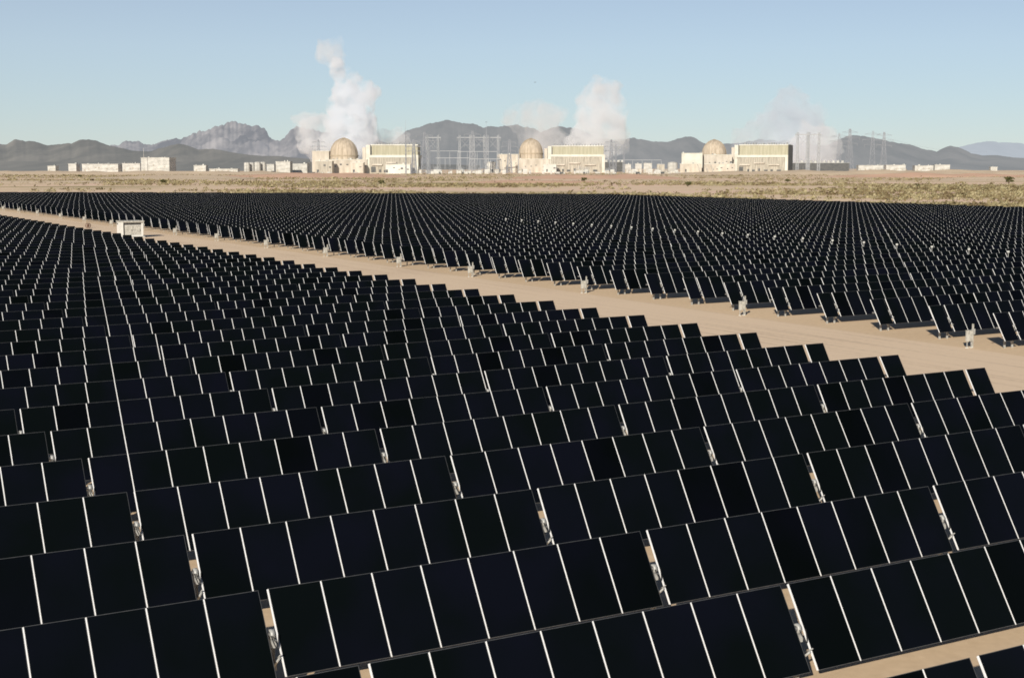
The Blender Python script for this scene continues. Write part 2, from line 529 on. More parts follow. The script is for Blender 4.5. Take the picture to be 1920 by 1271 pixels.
for side in ('near', 'far'):
    VV, FF, MM = [], [], []
    base = 0
    for style in STYLES:
        tv, tf, tm = template(style)
        for t in rest:
            if t[0] != side or t[5] != style: continue
            u, v, dz, dt = t[3], t[4], t[6], t[7]
            ww = tv.copy()
            up = ww[:, 2] > TUBE_Z - 2
            yy, zz = ww[:, 1], ww[:, 2] - TUBE_Z
            ww[:, 1] = yy * math.cos(dt) - zz * math.sin(dt); ww[:, 2] = yy * math.sin(dt) + zz * math.cos(dt) + TUBE_Z + dz
            x = ww[:, 0] + u; y = ww[:, 1] + v
            out = np.stack([x * CU - y * SU, x * SU + y * CU, ww[:, 2]], 1)
            VV.append(out); FF.append(tf + base); MM.append(tm); base += len(out)
    if VV:
        me = raw_mesh('solar_table_mass', np.concatenate(VV), np.concatenate(FF),
                      [M['glass'], M['frame_face'], M['back'], M['frame_side'], M['rail'], M['galv_dark'], M['galv']], np.concatenate(MM))
        o = link('distant_solar_tables', me)
        tag(o, 'countless black solar tables stretching to the back of the %s field' % side, 'solar panel tables', kind='stuff')

# ------------------------------------------------------------------ ground
def sheet(name, pts, z, mat, **kw):
    me = raw_mesh(name, [(p[0], p[1], z) for p in pts], [list(range(len(pts)))], mat)
    o = link(name, me)
    return tag(o, kind='structure', **kw)


G = 60000
sheet('ground', [(-G, -2000), (G, -2000), (G, G), (-G, G)], -0.012, M['desert'])
P4 = lambda u0, u1, v0, v1: [uv(u0, v0)[:2], uv(u1, v0)[:2], uv(u1, v1)[:2], uv(u0, v1)[:2]]
sheet('field_soil', [uv(-260, -60)[:2], uv(278, -60)[:2], uv(278, 400)[:2], uv(270, 416)[:2], uv(96, 553)[:2], uv(-260, 600)[:2]], 0.0, M['sand'])
sheet('dirt_road', P4(53.5, 70.5, -60, 600), 0.004, M['road'])
sheet('perimeter_track', [uv(278.5, -60)[:2], uv(286, -60)[:2], uv(286, 408)[:2], uv(278.5, 404)[:2]], 0.006, M['track'])
sheet('perimeter_track', [uv(271, 417)[:2], uv(285, 409)[:2], uv(300, 431)[:2], uv(112, 592)[:2], uv(-60, 722)[:2], uv(-60, 676)[:2], uv(94, 556)[:2]][::1], 0.010, M['track'])

# earth berms between field and plant
def berm(px0, px1, D, h, depth, mat, label):
    x0, x1 = Xat(px0, D), Xat(px1, D)
    nx, ny = 60, 14
    V, Fc = [], []
    for a in range(nx + 1):
        for b_ in range(ny + 1):
            s, t = a / nx, b_ / ny
            x = x0 + (x1 - x0) * s; y = D + depth * (t - 0.5)
            hh = h * (math.sin(math.pi * s) ** 0.45) * (math.sin(math.pi * t) ** 0.9)
            hh *= 0.75 + 0.5 * mnoise.fractal((x * 0.02, y * 0.03, 5.0), 1, 2, 4)
            V.append((x, y, hh - 0.1))
    for a in range(nx):
        for b_ in range(ny):
            k = a * (ny + 1) + b_
            Fc.append([k, k + ny + 1, k + ny + 2, k + 1])
    o = link('earth_berm', raw_mesh('earth_berm', V, Fc, mat, smooth=True))
    return tag(o, kind='structure')


M['berm_pink'] = sand('pinkish_bare_earth', (0.84, 0.55, 0.39), (0.70, 0.46, 0.32))
M['berm_tan'] = sand('pale_bare_earth', (0.80, 0.64, 0.46), (0.66, 0.52, 0.37))
berm(170, 480, 1250, 4.0, 150, M['berm_tan'], '')
berm(420, 760, 1500, 4.5, 160, M['berm_pink'], '')
berm(960, 1270, 1350, 4.5, 160, M['berm_pink'], '')
berm(880, 1130, 1000, 2.2, 70, M['berm_pink'], '')
berm(1230, 2080, 1850, 7.0, 160, M['berm_tan'], '')
berm(1560, 1990, 1500, 4.6, 110, M['berm_pink'], '')
berm(1740, 2050, 1150, 3.0, 90, M['berm_tan'], '')
berm(-60, 230, 1000, 2.0, 60, M['berm_tan'], '')
berm(-160, 620, 1900, 6.0, 150, M['berm_tan'], '')

# ------------------------------------------------------------------ scrub
def in_field(x, y):
    u = x * CU + y * SU; v = -x * SU + y * CU
    return u < 290 and v < back_edge(u) + 22 if u >= -60 else v < 700


V, Fc = [], []
def leaf_clump(cx, cy, cz, rx, rz, n, q):
    for _ in range(n):
        a = random.random() * 2 * math.pi; e = math.asin(random.random())
        rr = random.random() ** 0.4
        p = Vector((cx + rx * rr * math.cos(a) * math.cos(e), cy + rx * rr * math.sin(a) * math.cos(e), cz + rz * rr * math.sin(e)))
        ax = Vector((random.gauss(0, 1), random.gauss(0, 1), random.gauss(0, 1))).normalized()
        bx_ = ax.orthogonal().normalized() * q * random.uniform(0.6, 1.3); cx_ = ax.cross(bx_).normalized() * q * random.uniform(0.4, 0.9)
        k = len(V)
        V.extend([tuple(p - bx_), tuple(p - cx_), tuple(p + bx_), tuple(p + cx_)])
        Fc.append([k, k + 1, k + 2, k + 3])


cnt = 0; tries = 0
while cnt < 15500 and tries < 400000:
    tries += 1
    t = random.random()
    Y = 1 / (1 / 2150 + (1 / 335 - 1 / 2150) * t)
    X = (random.random() - 0.5) * 2 * (0.385 * Y + 10)
    if in_field(X, Y): continue
    dn = mnoise.fractal((X * 0.005, Y * 0.0075, 1.3), 0.7, 2, 5)
    if dn < random.uniform(-0.3, 0.28): continue
    s = random.uniform(0.5, 1.5) * (1 + 0.7 * max(0, dn)) * (1.25 if random.random() < .12 else 0.85)
    leaf_clump(X, Y, 0, s * random.uniform(1.1, 2.0), s * 1.0, 11 if Y < 900 else 8, 0.42 * s)
    cnt += 1
o = link('desert_scrub', raw_mesh('desert_scrub', V, Fc, M['scrub']))
tag(o, 'low brown and olive desert scrub between the solar field and the plant', 'scrub', kind='stuff')

# single desert trees that stand out of the scrub
TREES = [(1893, 344, 5.2, 'bushy desert tree standing highest in the scrub at the far right edge'),
         (1095, 341, 3.4, 'round brown bush alone on the pinkish berm below the middle turbine hall'),
         (1290, 350, 3.2, 'olive bush in the scrub below the small right hand reactor annex'),
         (1478, 342, 3.0, 'dark bush in the scrub below the dark edged turbine hall end'),
         (715, 347, 3.4, 'brown bush in the scrub below the left turbine hall'),
         (150, 333, 3.6, 'dark olive tree left of the pale berm near the white warehouses'),
         (305, 345, 3.2, 'wide brown bush below the tallest white warehouse on the left'),
         (1720, 352, 2.4, 'low olive bush in the right scrub below the twin white sheds')]
for px, py, h, lab in TREES:
    D = Dground(py)
    root = empty('desert_tree', (Xat(px, D), D, 0), label=lab, cat='tree')
    mb = MB()
    for k in range(5):
        a = k * 1.3
        mb.bar((0.1 * math.cos(a), 0.1 * math.sin(a), -0.1), (0.28 * h * math.cos(a), 0.28 * h * math.sin(a), 0.6 * h), 0.05 * h, 5, 0.015 * h)
    mb.build('trunk', M['wood'], root)
    V, Fc = [], []
    for k in range(16):
        a = random.random() * 6.28; rr = random.random() ** 0.6 * h * 0.55
        leaf_clump(rr * math.cos(a), rr * math.sin(a), h * random.uniform(0.15, 0.7), h * 0.26, h * 0.26, 26, 0.09 * h)
    link('crown', raw_mesh('crown', V, Fc, M['crown']), root)

# ------------------------------------------------------------------ mountains
def ridge(name, prof, D, depth, mat, z_foot=0.0, rough=1.0, step=3, seed=0.0, gully=0.02, nd=34):
    xs = np.arange(prof[0][0], prof[-1][0] + step, step)
    ys = np.interp(xs, [p[0] for p in prof], [p[1] for p in prof])
    V, Fc = [], []
    for a, (px, py) in enumerate(zip(xs, ys)):
        X = Xat(px, D); top = max(Zat(py, D), 1.0)
        top *= 1 + 0.06 * rough * mnoise.fractal((X * 0.012, seed, 0.0), 0.6, 2, 5)
        for k in range(nd + 1):
            t = k / nd                       # 0 near foot .. 0.62 crest .. 1 behind
            y = D - depth * (0.62 - t)
            if t <= 0.62: g_ = (t / 0.62)
            else: g_ = 1 - (t - 0.62) / 0.38
            xx = X * y / D
            rg = mnoise.ridged_multi_fractal((xx * gully * 0.1, y * gully * 0.055, seed), 0.9, 2.1, 6, 1.0, 2.0)
            g2 = mnoise.noise((xx * gully * 0.45, y * gully * 0.03, seed + 3))
            hh = top * (g_ ** 1.15) * (1 + rough * (0.42 * (rg - 1.1) + 0.16 * g2) * (1 - g_) ** 0.5 * (1 if g_ > 0.02 else 0))
            V.append((xx, y, hh + z_foot - 2))
    n = nd + 1
    for a in range(len(xs) - 1):
        for k in range(nd):
            q = a * n + k
            Fc.append([q, q + n, q + n + 1, q + 1])
    o = link(name, raw_mesh(name, V, Fc, mat, smooth=False))
    return tag(o, kind='structure')


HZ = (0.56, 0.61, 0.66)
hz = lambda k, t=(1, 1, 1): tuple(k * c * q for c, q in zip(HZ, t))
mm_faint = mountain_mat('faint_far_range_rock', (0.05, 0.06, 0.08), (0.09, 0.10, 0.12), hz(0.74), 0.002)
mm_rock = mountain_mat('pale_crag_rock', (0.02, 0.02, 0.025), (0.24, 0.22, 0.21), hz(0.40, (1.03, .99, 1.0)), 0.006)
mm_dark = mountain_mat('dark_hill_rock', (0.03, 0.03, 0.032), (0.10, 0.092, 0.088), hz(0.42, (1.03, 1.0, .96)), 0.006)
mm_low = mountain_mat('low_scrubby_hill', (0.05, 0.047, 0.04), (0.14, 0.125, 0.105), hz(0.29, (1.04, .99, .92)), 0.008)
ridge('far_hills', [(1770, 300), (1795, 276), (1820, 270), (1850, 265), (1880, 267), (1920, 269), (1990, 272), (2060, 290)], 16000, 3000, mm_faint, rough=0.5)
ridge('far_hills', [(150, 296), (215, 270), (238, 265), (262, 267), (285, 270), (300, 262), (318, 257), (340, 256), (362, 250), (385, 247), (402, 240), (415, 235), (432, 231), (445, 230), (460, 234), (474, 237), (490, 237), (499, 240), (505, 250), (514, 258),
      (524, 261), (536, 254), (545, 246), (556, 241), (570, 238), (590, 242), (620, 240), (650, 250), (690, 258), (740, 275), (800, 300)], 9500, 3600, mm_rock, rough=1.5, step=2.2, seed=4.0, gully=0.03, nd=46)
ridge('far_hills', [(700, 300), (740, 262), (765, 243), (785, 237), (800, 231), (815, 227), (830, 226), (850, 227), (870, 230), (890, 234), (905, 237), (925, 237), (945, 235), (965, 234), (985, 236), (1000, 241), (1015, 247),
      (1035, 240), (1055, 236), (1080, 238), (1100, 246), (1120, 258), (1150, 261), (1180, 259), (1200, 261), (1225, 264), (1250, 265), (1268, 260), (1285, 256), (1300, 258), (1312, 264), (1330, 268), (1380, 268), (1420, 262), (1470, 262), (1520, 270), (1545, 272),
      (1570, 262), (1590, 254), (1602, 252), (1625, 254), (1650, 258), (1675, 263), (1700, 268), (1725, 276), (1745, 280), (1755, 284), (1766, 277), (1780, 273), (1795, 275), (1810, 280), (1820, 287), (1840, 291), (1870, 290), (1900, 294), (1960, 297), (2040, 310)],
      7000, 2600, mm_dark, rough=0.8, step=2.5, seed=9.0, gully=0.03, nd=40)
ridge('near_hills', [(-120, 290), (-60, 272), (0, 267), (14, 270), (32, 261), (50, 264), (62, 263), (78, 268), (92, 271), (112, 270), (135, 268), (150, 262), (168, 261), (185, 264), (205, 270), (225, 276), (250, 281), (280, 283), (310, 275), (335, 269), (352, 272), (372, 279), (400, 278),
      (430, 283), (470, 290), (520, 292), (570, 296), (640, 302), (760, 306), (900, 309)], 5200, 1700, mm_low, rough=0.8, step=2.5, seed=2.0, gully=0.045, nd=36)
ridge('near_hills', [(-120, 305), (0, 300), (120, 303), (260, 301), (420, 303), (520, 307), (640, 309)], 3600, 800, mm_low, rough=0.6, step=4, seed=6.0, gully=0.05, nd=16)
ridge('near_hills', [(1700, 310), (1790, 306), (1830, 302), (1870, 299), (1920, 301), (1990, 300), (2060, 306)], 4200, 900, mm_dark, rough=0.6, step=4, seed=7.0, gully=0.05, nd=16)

# ------------------------------------------------------------------ far buildings
class Site:
    """local frame of a group of buildings: px, py of the photo turned into metres at distance D"""
    def __init__(self, cx, D, a=0.0):
        self.cx, self.D, self.a = cx, D, a
        self.s = D / F / (math.cos(PITCH) + 0.1219 * math.sin(PITCH))
    def x(self, px): return (px - self.cx) * self.s
    def z(self, py): return Zat(py, self.D)
    def root(self, name, dy=0, **kw):
        return empty(name, (Xat(self.cx, self.D), self.D + dy, 0), R(self.a), **kw)


def boxpart(root, name, mat, x0, x1, y0, y1, z0, z1, ribs=0, ribmat=None, label=None):
    mb = MB(); mb.box(x0, x1, y0, y1, z0, z1)
    if ribs:
        for k in range(ribs + 1):
            x = x0 + 0.4 + (x1 - x0 - 1.2) * k / ribs
            mb.box(x, x + 0.45, y0 - 0.5, y0 + 0.02, z0, z1 - 0.5)
    o = mb.build(name, mat, root)
    if label: o['label'] = label
    return o


def dome(site, px, r_px, top_py, spring_py, lab):
    root = empty('reactor_dome', (Xat(px, site.D), site.D + 30, 0), label=lab, cat='containment dome', group='containment domes of the power plant')
    r = r_px * site.s; zt = site.z(top_py); zs = site.z(spring_py)
    mb = MB(); mb.lathe([(r, -1), (r, zs)], 40); mb.build('cylinder_wall', M['dome'], root)
    mb = MB()
    prof = [(r * math.cos(t), zs + (zt - zs) * math.sin(t)) for t in [math.pi / 2 * k / 14 for k in range(15)]]
    prof[-1] = (0, zt)
    mb.lathe(prof, 40); mb.build('dome_shell', M['dome'], root)
    mb = MB(); mb.lathe([(r + 0.01, zs - 1.6), (r + 0.9, zs - 1.6), (r + 0.9, zs + 0.1), (r + 0.01, zs + 0.1)], 40, smooth=False); mb.build('ring_ledge', M['dome_band'], root)
    for k in range(9):
        a = math.pi * (1.08 + 0.84 * k / 8)
        mb = MB()
        pts = [((r + 0.35) * math.cos(t) , zs + (zt - zs + 0.3) * math.sin(t)) for t in [0, .25, .5, .75, 1.0, 1.25, 1.45]]
        P = [Vector((p[0] * math.cos(a), p[0] * math.sin(a), p[1])) for p in pts]
        P.insert(0, Vector(((r + 0.35) * math.cos(a), (r + 0.35) * math.sin(a), 0)))
        mb.tube(P, 0.28, 5)
        mb.build('rib', M['dome_band'], root)
    mb = MB(); mb.lathe([(0, zt - .3), (2.4, zt - .4), (2.4, zt + 1.0), (0, zt + 1.2)], 14, smooth=False); mb.build('roof_vent', M['dome_band'], root)
    return root


def turbine_hall(site, x0, x1, top, mid, lab, dark_end=False):
    root = site.root('turbine_hall', label=lab, cat='turbine hall', group='turbine halls of the power plant')
    X0, X1 = site.x(x0), site.x(x1); zt, zm = site.z(top), site.z(mid)
    w = X1 - X0
    boxpart(root, 'lower_hall', M['grey_wall'], X0 + 4, X1 - 1, 0, 46, -1, zm - 4, ribs=22)
    boxpart(root, 'parapet_band', M['cream'], X0 + 3, X1 + 0.5, -1.2, 46.5, zm - 3.98, zm)
    boxpart(root, 'upper_hall', M['olive'], X0 + 5, X1 - 1.5, 12, 44, zm + 0.01, zt, ribs=30)
    boxpart(root, 'roof_edge', M['cream'], X0 + 4.4, X1 - 1.0, 11, 45, zt + 0.01, zt + 1.6)
    boxpart(root, 'stair_tower', M['cream'], X0 - 2, X0 + 4.2, 4, 16, -1, zt + 0.8)
    boxpart(root, 'stair_tower', M['buff'], X0 - 8, X0 - 3, 8, 22, -1, zt - 3)
    boxpart(root, 'corner_pier', M['cream'], X1 - 4, X1 + 0.8, -2.2, -1.25, -1, zm - 0.2)
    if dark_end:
        boxpart(root, 'end_wall', M['dark_wall'], X1 + 0.9, X1 + 1.6, 1, 45, -1, zt + 0.5)  # shade of the end wall is put into its dark colour
    # louvres and doors at the base
    for k, (t, wd, hh) in enumerate(((0.08, 7, 8), (0.24, 3, 4), (0.33, 5, 3), (0.45, 3, 5), (0.56, 6, 3), (0.68, 4, 3.4), (0.80, 7, 3))):
        boxpart(root, 'door', M['far_dark'], X0 + w * t, X0 + w * t + wd, -0.9, -0.5, 2, 2 + hh)
    # ledges with pipework half way up
    for k in range(3):
        boxpart(root, 'ledge', M['buff'], X0 + 8 + k * w * 0.28, X0 + 8 + k * w * 0.28 + w * 0.2, -3, -0.05, 12 + 3 * (k % 2), 14.5 + 3 * (k % 2))
    mb = MB()
    for k in range(18):
        x = X0 + 8 + (w - 14) * k / 17
        h = random.uniform(1.2, 3.5)
        mb.box(x, x + random.uniform(0.8, 2.5), 20, 24, zt + 1.62, zt + 1.62 + h)
    mb.build('roof_plant', M['grey_roof'], root)
    return root


def annex(site, x0, x1, top, lab, mat, name='auxiliary_building', dy=0, depth=30, cat='building', doors=3, ribs=0, roofmat='cream'):
    root = site.root(name, dy, label=lab, cat=cat)
    X0, X1, zt = site.x(x0), site.x(x1), site.z(top)
    boxpart(root, 'wall', M[mat], X0, X1, 0, depth, -1, zt, ribs=ribs)
    boxpart(root, 'roof', M[roofmat], X0 - 0.4, X1 + 0.4, -0.5, depth + 0.5, zt + 0.01, zt + 0.8)
    for k in range(doors):
        x = X0 + (X1 - X0) * (k + 0.5 + random.uniform(-.3, .3)) / doors
        ww = random.uniform(0.6, 1.8); zz = zt * random.uniform(0.35, 0.62); hh = random.uniform(0.9, 2.6)
        boxpart(root, 'door' if k == 0 else 'window', M['far_dark' if name != 'white_shed' else 'grey_wall'], max(X0 + .3, x - ww), min(X1 - .3, x + ww), -0.3, -0.06, 1.5 if k == 0 else zz, 6 if k == 0 else zz + hh)
    for k in range(int((X1 - X0) / 14) + 1):          # units and ducts on the roof
        x = random.uniform(X0 + 1, X1 - 3)
        boxpart(root, 'roof_unit', M[random.choice(['grey_roof', 'white_far'])], x, x + random.uniform(1, 3.5), 4, 8, zt + 0.81, zt + random.uniform(1.3, 2.8))
    return root


# -- left unit
s1 = Site(700, 2150, -3)
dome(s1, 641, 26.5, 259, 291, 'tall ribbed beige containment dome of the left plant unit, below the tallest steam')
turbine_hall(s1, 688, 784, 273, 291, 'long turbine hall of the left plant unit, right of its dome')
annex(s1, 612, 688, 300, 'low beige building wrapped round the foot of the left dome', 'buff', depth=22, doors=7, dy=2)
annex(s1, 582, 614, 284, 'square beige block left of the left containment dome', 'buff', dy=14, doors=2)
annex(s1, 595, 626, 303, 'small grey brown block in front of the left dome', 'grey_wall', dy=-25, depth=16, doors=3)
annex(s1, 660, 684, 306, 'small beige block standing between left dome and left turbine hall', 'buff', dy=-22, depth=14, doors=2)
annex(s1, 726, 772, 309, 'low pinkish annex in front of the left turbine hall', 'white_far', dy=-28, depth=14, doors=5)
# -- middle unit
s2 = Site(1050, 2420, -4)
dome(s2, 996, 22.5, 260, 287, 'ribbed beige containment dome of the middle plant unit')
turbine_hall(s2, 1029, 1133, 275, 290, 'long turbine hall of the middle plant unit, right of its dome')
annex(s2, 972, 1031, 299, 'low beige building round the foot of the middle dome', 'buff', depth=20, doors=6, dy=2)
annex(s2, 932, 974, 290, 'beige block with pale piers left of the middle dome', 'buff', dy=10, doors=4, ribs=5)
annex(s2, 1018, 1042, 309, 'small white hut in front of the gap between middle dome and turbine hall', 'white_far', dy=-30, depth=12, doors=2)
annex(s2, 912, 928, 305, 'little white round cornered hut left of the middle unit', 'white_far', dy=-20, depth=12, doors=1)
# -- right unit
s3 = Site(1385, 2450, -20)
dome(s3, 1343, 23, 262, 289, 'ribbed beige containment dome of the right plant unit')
turbine_hall(s3, 1378, 1476, 273, 291, 'long turbine hall of the right plant unit, with an end wall coloured dark as shade', True)
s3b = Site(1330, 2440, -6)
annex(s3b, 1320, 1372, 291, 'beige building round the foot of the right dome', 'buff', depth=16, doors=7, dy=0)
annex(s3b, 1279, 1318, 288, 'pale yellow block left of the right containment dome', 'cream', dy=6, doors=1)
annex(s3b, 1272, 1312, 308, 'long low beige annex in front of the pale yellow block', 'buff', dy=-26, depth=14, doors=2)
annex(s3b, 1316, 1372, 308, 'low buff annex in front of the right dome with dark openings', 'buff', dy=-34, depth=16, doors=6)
# pipe bridge buttresses of the right annex
root = s3b.root('pipe_ramp', -44, label='sloping beige pipe ramps leaning on the low annex before the right dome', cat='pipe ramp')
for k, px in enumerate((1302, 1316, 1326)):
    mb = MB(); x = s3b.x(px)
    mb.bar((x, 6, s3b.z(309)), (x + 5, -6, 0), 1.2, 6)
    mb.build('ramp', M['buff'], root)

# -- white sheds on the left and right
SH = [ # x0, x1, top, D, depth, label, doors
    (89, 104, 312, 2350, 14, 'low white shed farthest left, with two pale doors', 2),
    (128, 143, 308, 2300, 16, 'square white block alone left of the long white warehouse', 0),
    (153, 222, 308.5, 2300, 30, 'long low white warehouse on the left', 7),
    (229, 263, 307.5, 2280, 26, 'grey white shed joined to the left of the tallest warehouse', 4),
    (264, 318, 296.5, 2200, 34, 'tallest white warehouse on the left, with a thin mast at its corner', 3),
    (363, 386, 311, 2350, 14, 'small white shed right of the tallest warehouse', 2),
    (392, 446, 317.5, 2350, 12, 'very long thin white shed between warehouse and tanks', 8),
    (500, 514, 309, 2300, 14, 'small grey shed right of the white tanks', 1),
    (517, 544, 304, 2250, 18, 'white block with a dark right end left of the left unit', 2),
    (548, 576, 308, 2300, 18, 'long white block directly left of the left unit', 4),
    (1610, 1656, 311, 2400, 20, 'long pinkish white shed right of the dark canopy', 5),
    (1662, 1698, 310.5, 2350, 20, 'white shed left of the gap in the right sheds', 4),
    (1716, 1750, 311.5, 2350, 20, 'white shed right of the gap, with small windows', 5),
    (1753, 1781, 310, 2350, 20, 'white shed with a dark open front, farthest right of the row', 1),
    (1858, 1870, 314, 2300, 10, 'tiny white hut alone near the right edge', 1),
    (1169, 1183, 309, 2400, 16, 'small white shed just right of the middle unit', 2),
    (1191, 1203, 308, 2400, 14, 'white hut second to the right of the middle unit', 1),
    (1207, 1222, 307, 2380, 16, 'pair roofed white hut third to the right of the middle unit', 2),
    (1232, 1246, 309, 2380, 14, 'small pinkish hut half way between middle and right units', 1)]
for x0, x1, top, D, depth, lab, doors in SH:
    st = Site((x0 + x1) / 2, D, -4)
    annex(st, x0, x1, top, lab, 'far_white' if 'white' in lab else 'grey_wall', 'white_shed', 0, depth, 'shed', doors, 0, 'far_white')
# mast at the warehouse
D = 2190; o = empty('radio_mast', (Xat(270, D), D, 0), label='thin pale mast rising behind the corner of the tallest white warehouse', cat='mast')
mb = MB(); mb.bar((0, 0, 0), (0, 0, Zat(278, D)), 0.45, 6, 0.22); mb.build('pole', M['far_white'], o)
mb = MB(); mb.bar((-2.2, 0, 3), (2.2, 0, 3), 0.2); mb.build('base_frame', M['galv'], o)
# tanks
for px, py, r, D, lab in ((463, 304.5, 4.6, 2250, 'left of the two pairs of upright white tanks'), (472, 304.5, 4.6, 2262, 'second upright white tank from the left'),
                   (483, 303.5, 4.8, 2250, 'third upright white tank from the left'), (493, 303.5, 4.8, 2262, 'upright white tank nearest the grey shed'),
                   (1261, 303.5, 8.5, 2400, 'squat white domed tank left of the pale yellow block')):
    s = D / F
    root = empty('storage_tank', (Xat(px, D), D, 0), label=lab, cat='tank')
    zt = Zat(py, D)
    mb = MB(); mb.lathe([(r, -1), (r, zt - r * 0.25)], 24); mb.build('tank_wall', M['far_white'], root)
    mb = MB(); mb.lathe([(r, zt - r * 0.25), (r * 0.75, zt - r * 0.08), (r * 0.4, zt), (0, zt + 0.2)], 24); mb.build('roof', M['far_white'], root)
    mb = MB()
    for sx in (-0.35, 0.35): mb.bar((sx, -r - 0.3, 0), (sx, -r - 0.3, zt), 0.08, 5)
    for k in range(int(zt)): mb.bar((-0.35, -r - 0.3, k), (0.35, -r - 0.3, k), 0.05, 4)
    mb.build('ladder', M['galv'], root)
# cooling tower bank behind the right hall: long dark louvred front with white fan stacks
st = Site(1535, 2650, -3)
root = st.root('cooling_tower_bank', label='long low dark cooling tower bank with white fan stacks, right of the right unit', cat='cooling tower')
boxpart(root, 'louvre_wall', M['far_dark'], st.x(1480), st.x(1592), 0, 30, -1, st.z(306.5), ribs=30)
boxpart(root, 'deck', M['grey_roof'], st.x(1479), st.x(1593), -1, 31, st.z(306.5) + .01, st.z(306.5) + 1)
for k in range(11):
    x = st.x(1497 + 8.4 * k)
    mb = MB(); mb.lathe([(3.2, 0), (2.7, 2), (2.9, 4.2)], 16, (x, 12, st.z(306.5) + 1.02)); mb.build('fan_stack', M['far_white'], root)
# more fan banks behind the left and middle units (their steam is what rises there)
for cx, D, x0, x1, lab in ((650, 2500, 575, 700, 'dark cooling tower bank half hidden behind the left dome'), (1100, 2750, 950, 1010, 'dark cooling tower bank behind the middle dome'), (1140, 2760, 1134, 1172, 'dark cooling tower bank right behind the middle turbine hall')):
    st = Site(cx, D, 0)
    root = st.root('cooling_tower_bank', label=lab, cat='cooling tower')
    boxpart(root, 'louvre_wall', M['far_dark'], st.x(x0), st.x(x1), 0, 24, -1, st.z(304), ribs=20)
    for k in range(5):
        mb = MB(); mb.lathe([(3.2, 0), (2.7, 2), (2.9, 4.2)], 14, (st.x(x0 + (x1 - x0) * (k + .5) / 5), 12, st.z(304) + .02)); mb.build('fan_stack', M['far_white'], root)

# ------------------------------------------------------------------ switchyard: lattice towers, gantries, wires
def lattice_body(mb, w0, w1, h, n, r, cx=0.0):
    lv = []
    for k in range(n + 1):
        t = k / n; w = w0 + (w1 - w0) * t ** 0.8; z = h * t
        lv.append([Vector((cx + sx * w / 2, sy * w / 2, z)) for sx, sy in ((-1, -1), (1, -1), (1, 1), (-1, 1))])
    for k in range(n):
        for c in range(4):
            mb.bar(lv[k][c], lv[k + 1][c], r, 4, cap=False)
            mb.bar(lv[k][c], lv[k + 1][(c + 1) % 4], r * 0.7, 4, cap=False)
            mb.bar(lv[k][(c + 1) % 4], lv[k + 1][c], r * 0.7, 4, cap=False)
            mb.bar(lv[k + 1][c], lv[k + 1][(c + 1) % 4], r * 0.6, 4, cap=False)


def pylon(px, top, D, kind, lab, mat='lattice', thick=0.3):
    root = empty('lattice_pylon', (Xat(px, D), D, 0), R(random.uniform(-15, 15)), label=lab, cat='pylon', group='lattice pylons of the switchyard')
    h = Zat(top, D)
    if kind == 'tower':
        mb = MB(); lattice_body(mb, h * 0.17, h * 0.035, h, 9, thick); mb.build('lattice_body', M[mat], root)
        for q in (0.66, 0.79, 0.92):
            mb = MB(); z = h * q; L = h * (0.20 if q != 0.79 else 0.25)
            mb.bar((-L, 0, z), (L, 0, z), thick * 0.8, 4); mb.bar((-L, 0, z), (0, 0, z + h * .045), thick * .6, 4); mb.bar((L, 0, z), (0, 0, z + h * .045), thick * .6, 4)
            mb.build('crossarm', M[mat], root)
            for sx in (-1, 1):
                mb = MB(); mb.bar((sx * L, 0, z), (sx * L, 0, z - h * .05), thick * .5, 5); mb.build('insulator', M['galv'], root)
    elif kind == 'h':          # two legs with a V above and a flat beam
        W = h * 0.14
        for sx in (-1, 1):
            mb = MB(); lattice_body(mb, h * .06, h * .04, h * 0.97, 9, thick * .8, sx * W); mb.build('leg', M[mat], root)
        mb = MB()
        mb.box(-W * 1.5, W * 1.5, -.5, .5, h * 0.905, h * 0.925); mb.bar((-W, 0, h * .6), (W, 0, h * .9), thick * .6, 4); mb.bar((W, 0, h * .6), (-W, 0, h * .9), thick * .6, 4)
        mb.bar((-W, 0, h * .97), (-W * 1.2, 0, h), thick * .6, 4); mb.bar((W, 0, h * .97), (W * 1.2, 0, h), thick * .6, 4)
        mb.build('crossarm', M[mat], root)
        for q in (-1.45, 0, 1.45):
            mb = MB(); mb.bar((q * W, 0, h * .9), (q * W, 0, h * .83), thick * .6, 5); mb.build('insulator', M['galv'], root)
    else:                      # mast
        mb = MB(); lattice_body(mb, 1.8, 1.0, h * 0.8, 10, thick * .55); mb.build('lattice_body', M[mat], root)
        mb = MB(); mb.bar((0, 0, h * .8), (0, 0, h), thick * 0.7, 5, thick * .3); mb.build('spike', M[mat], root)
    return root


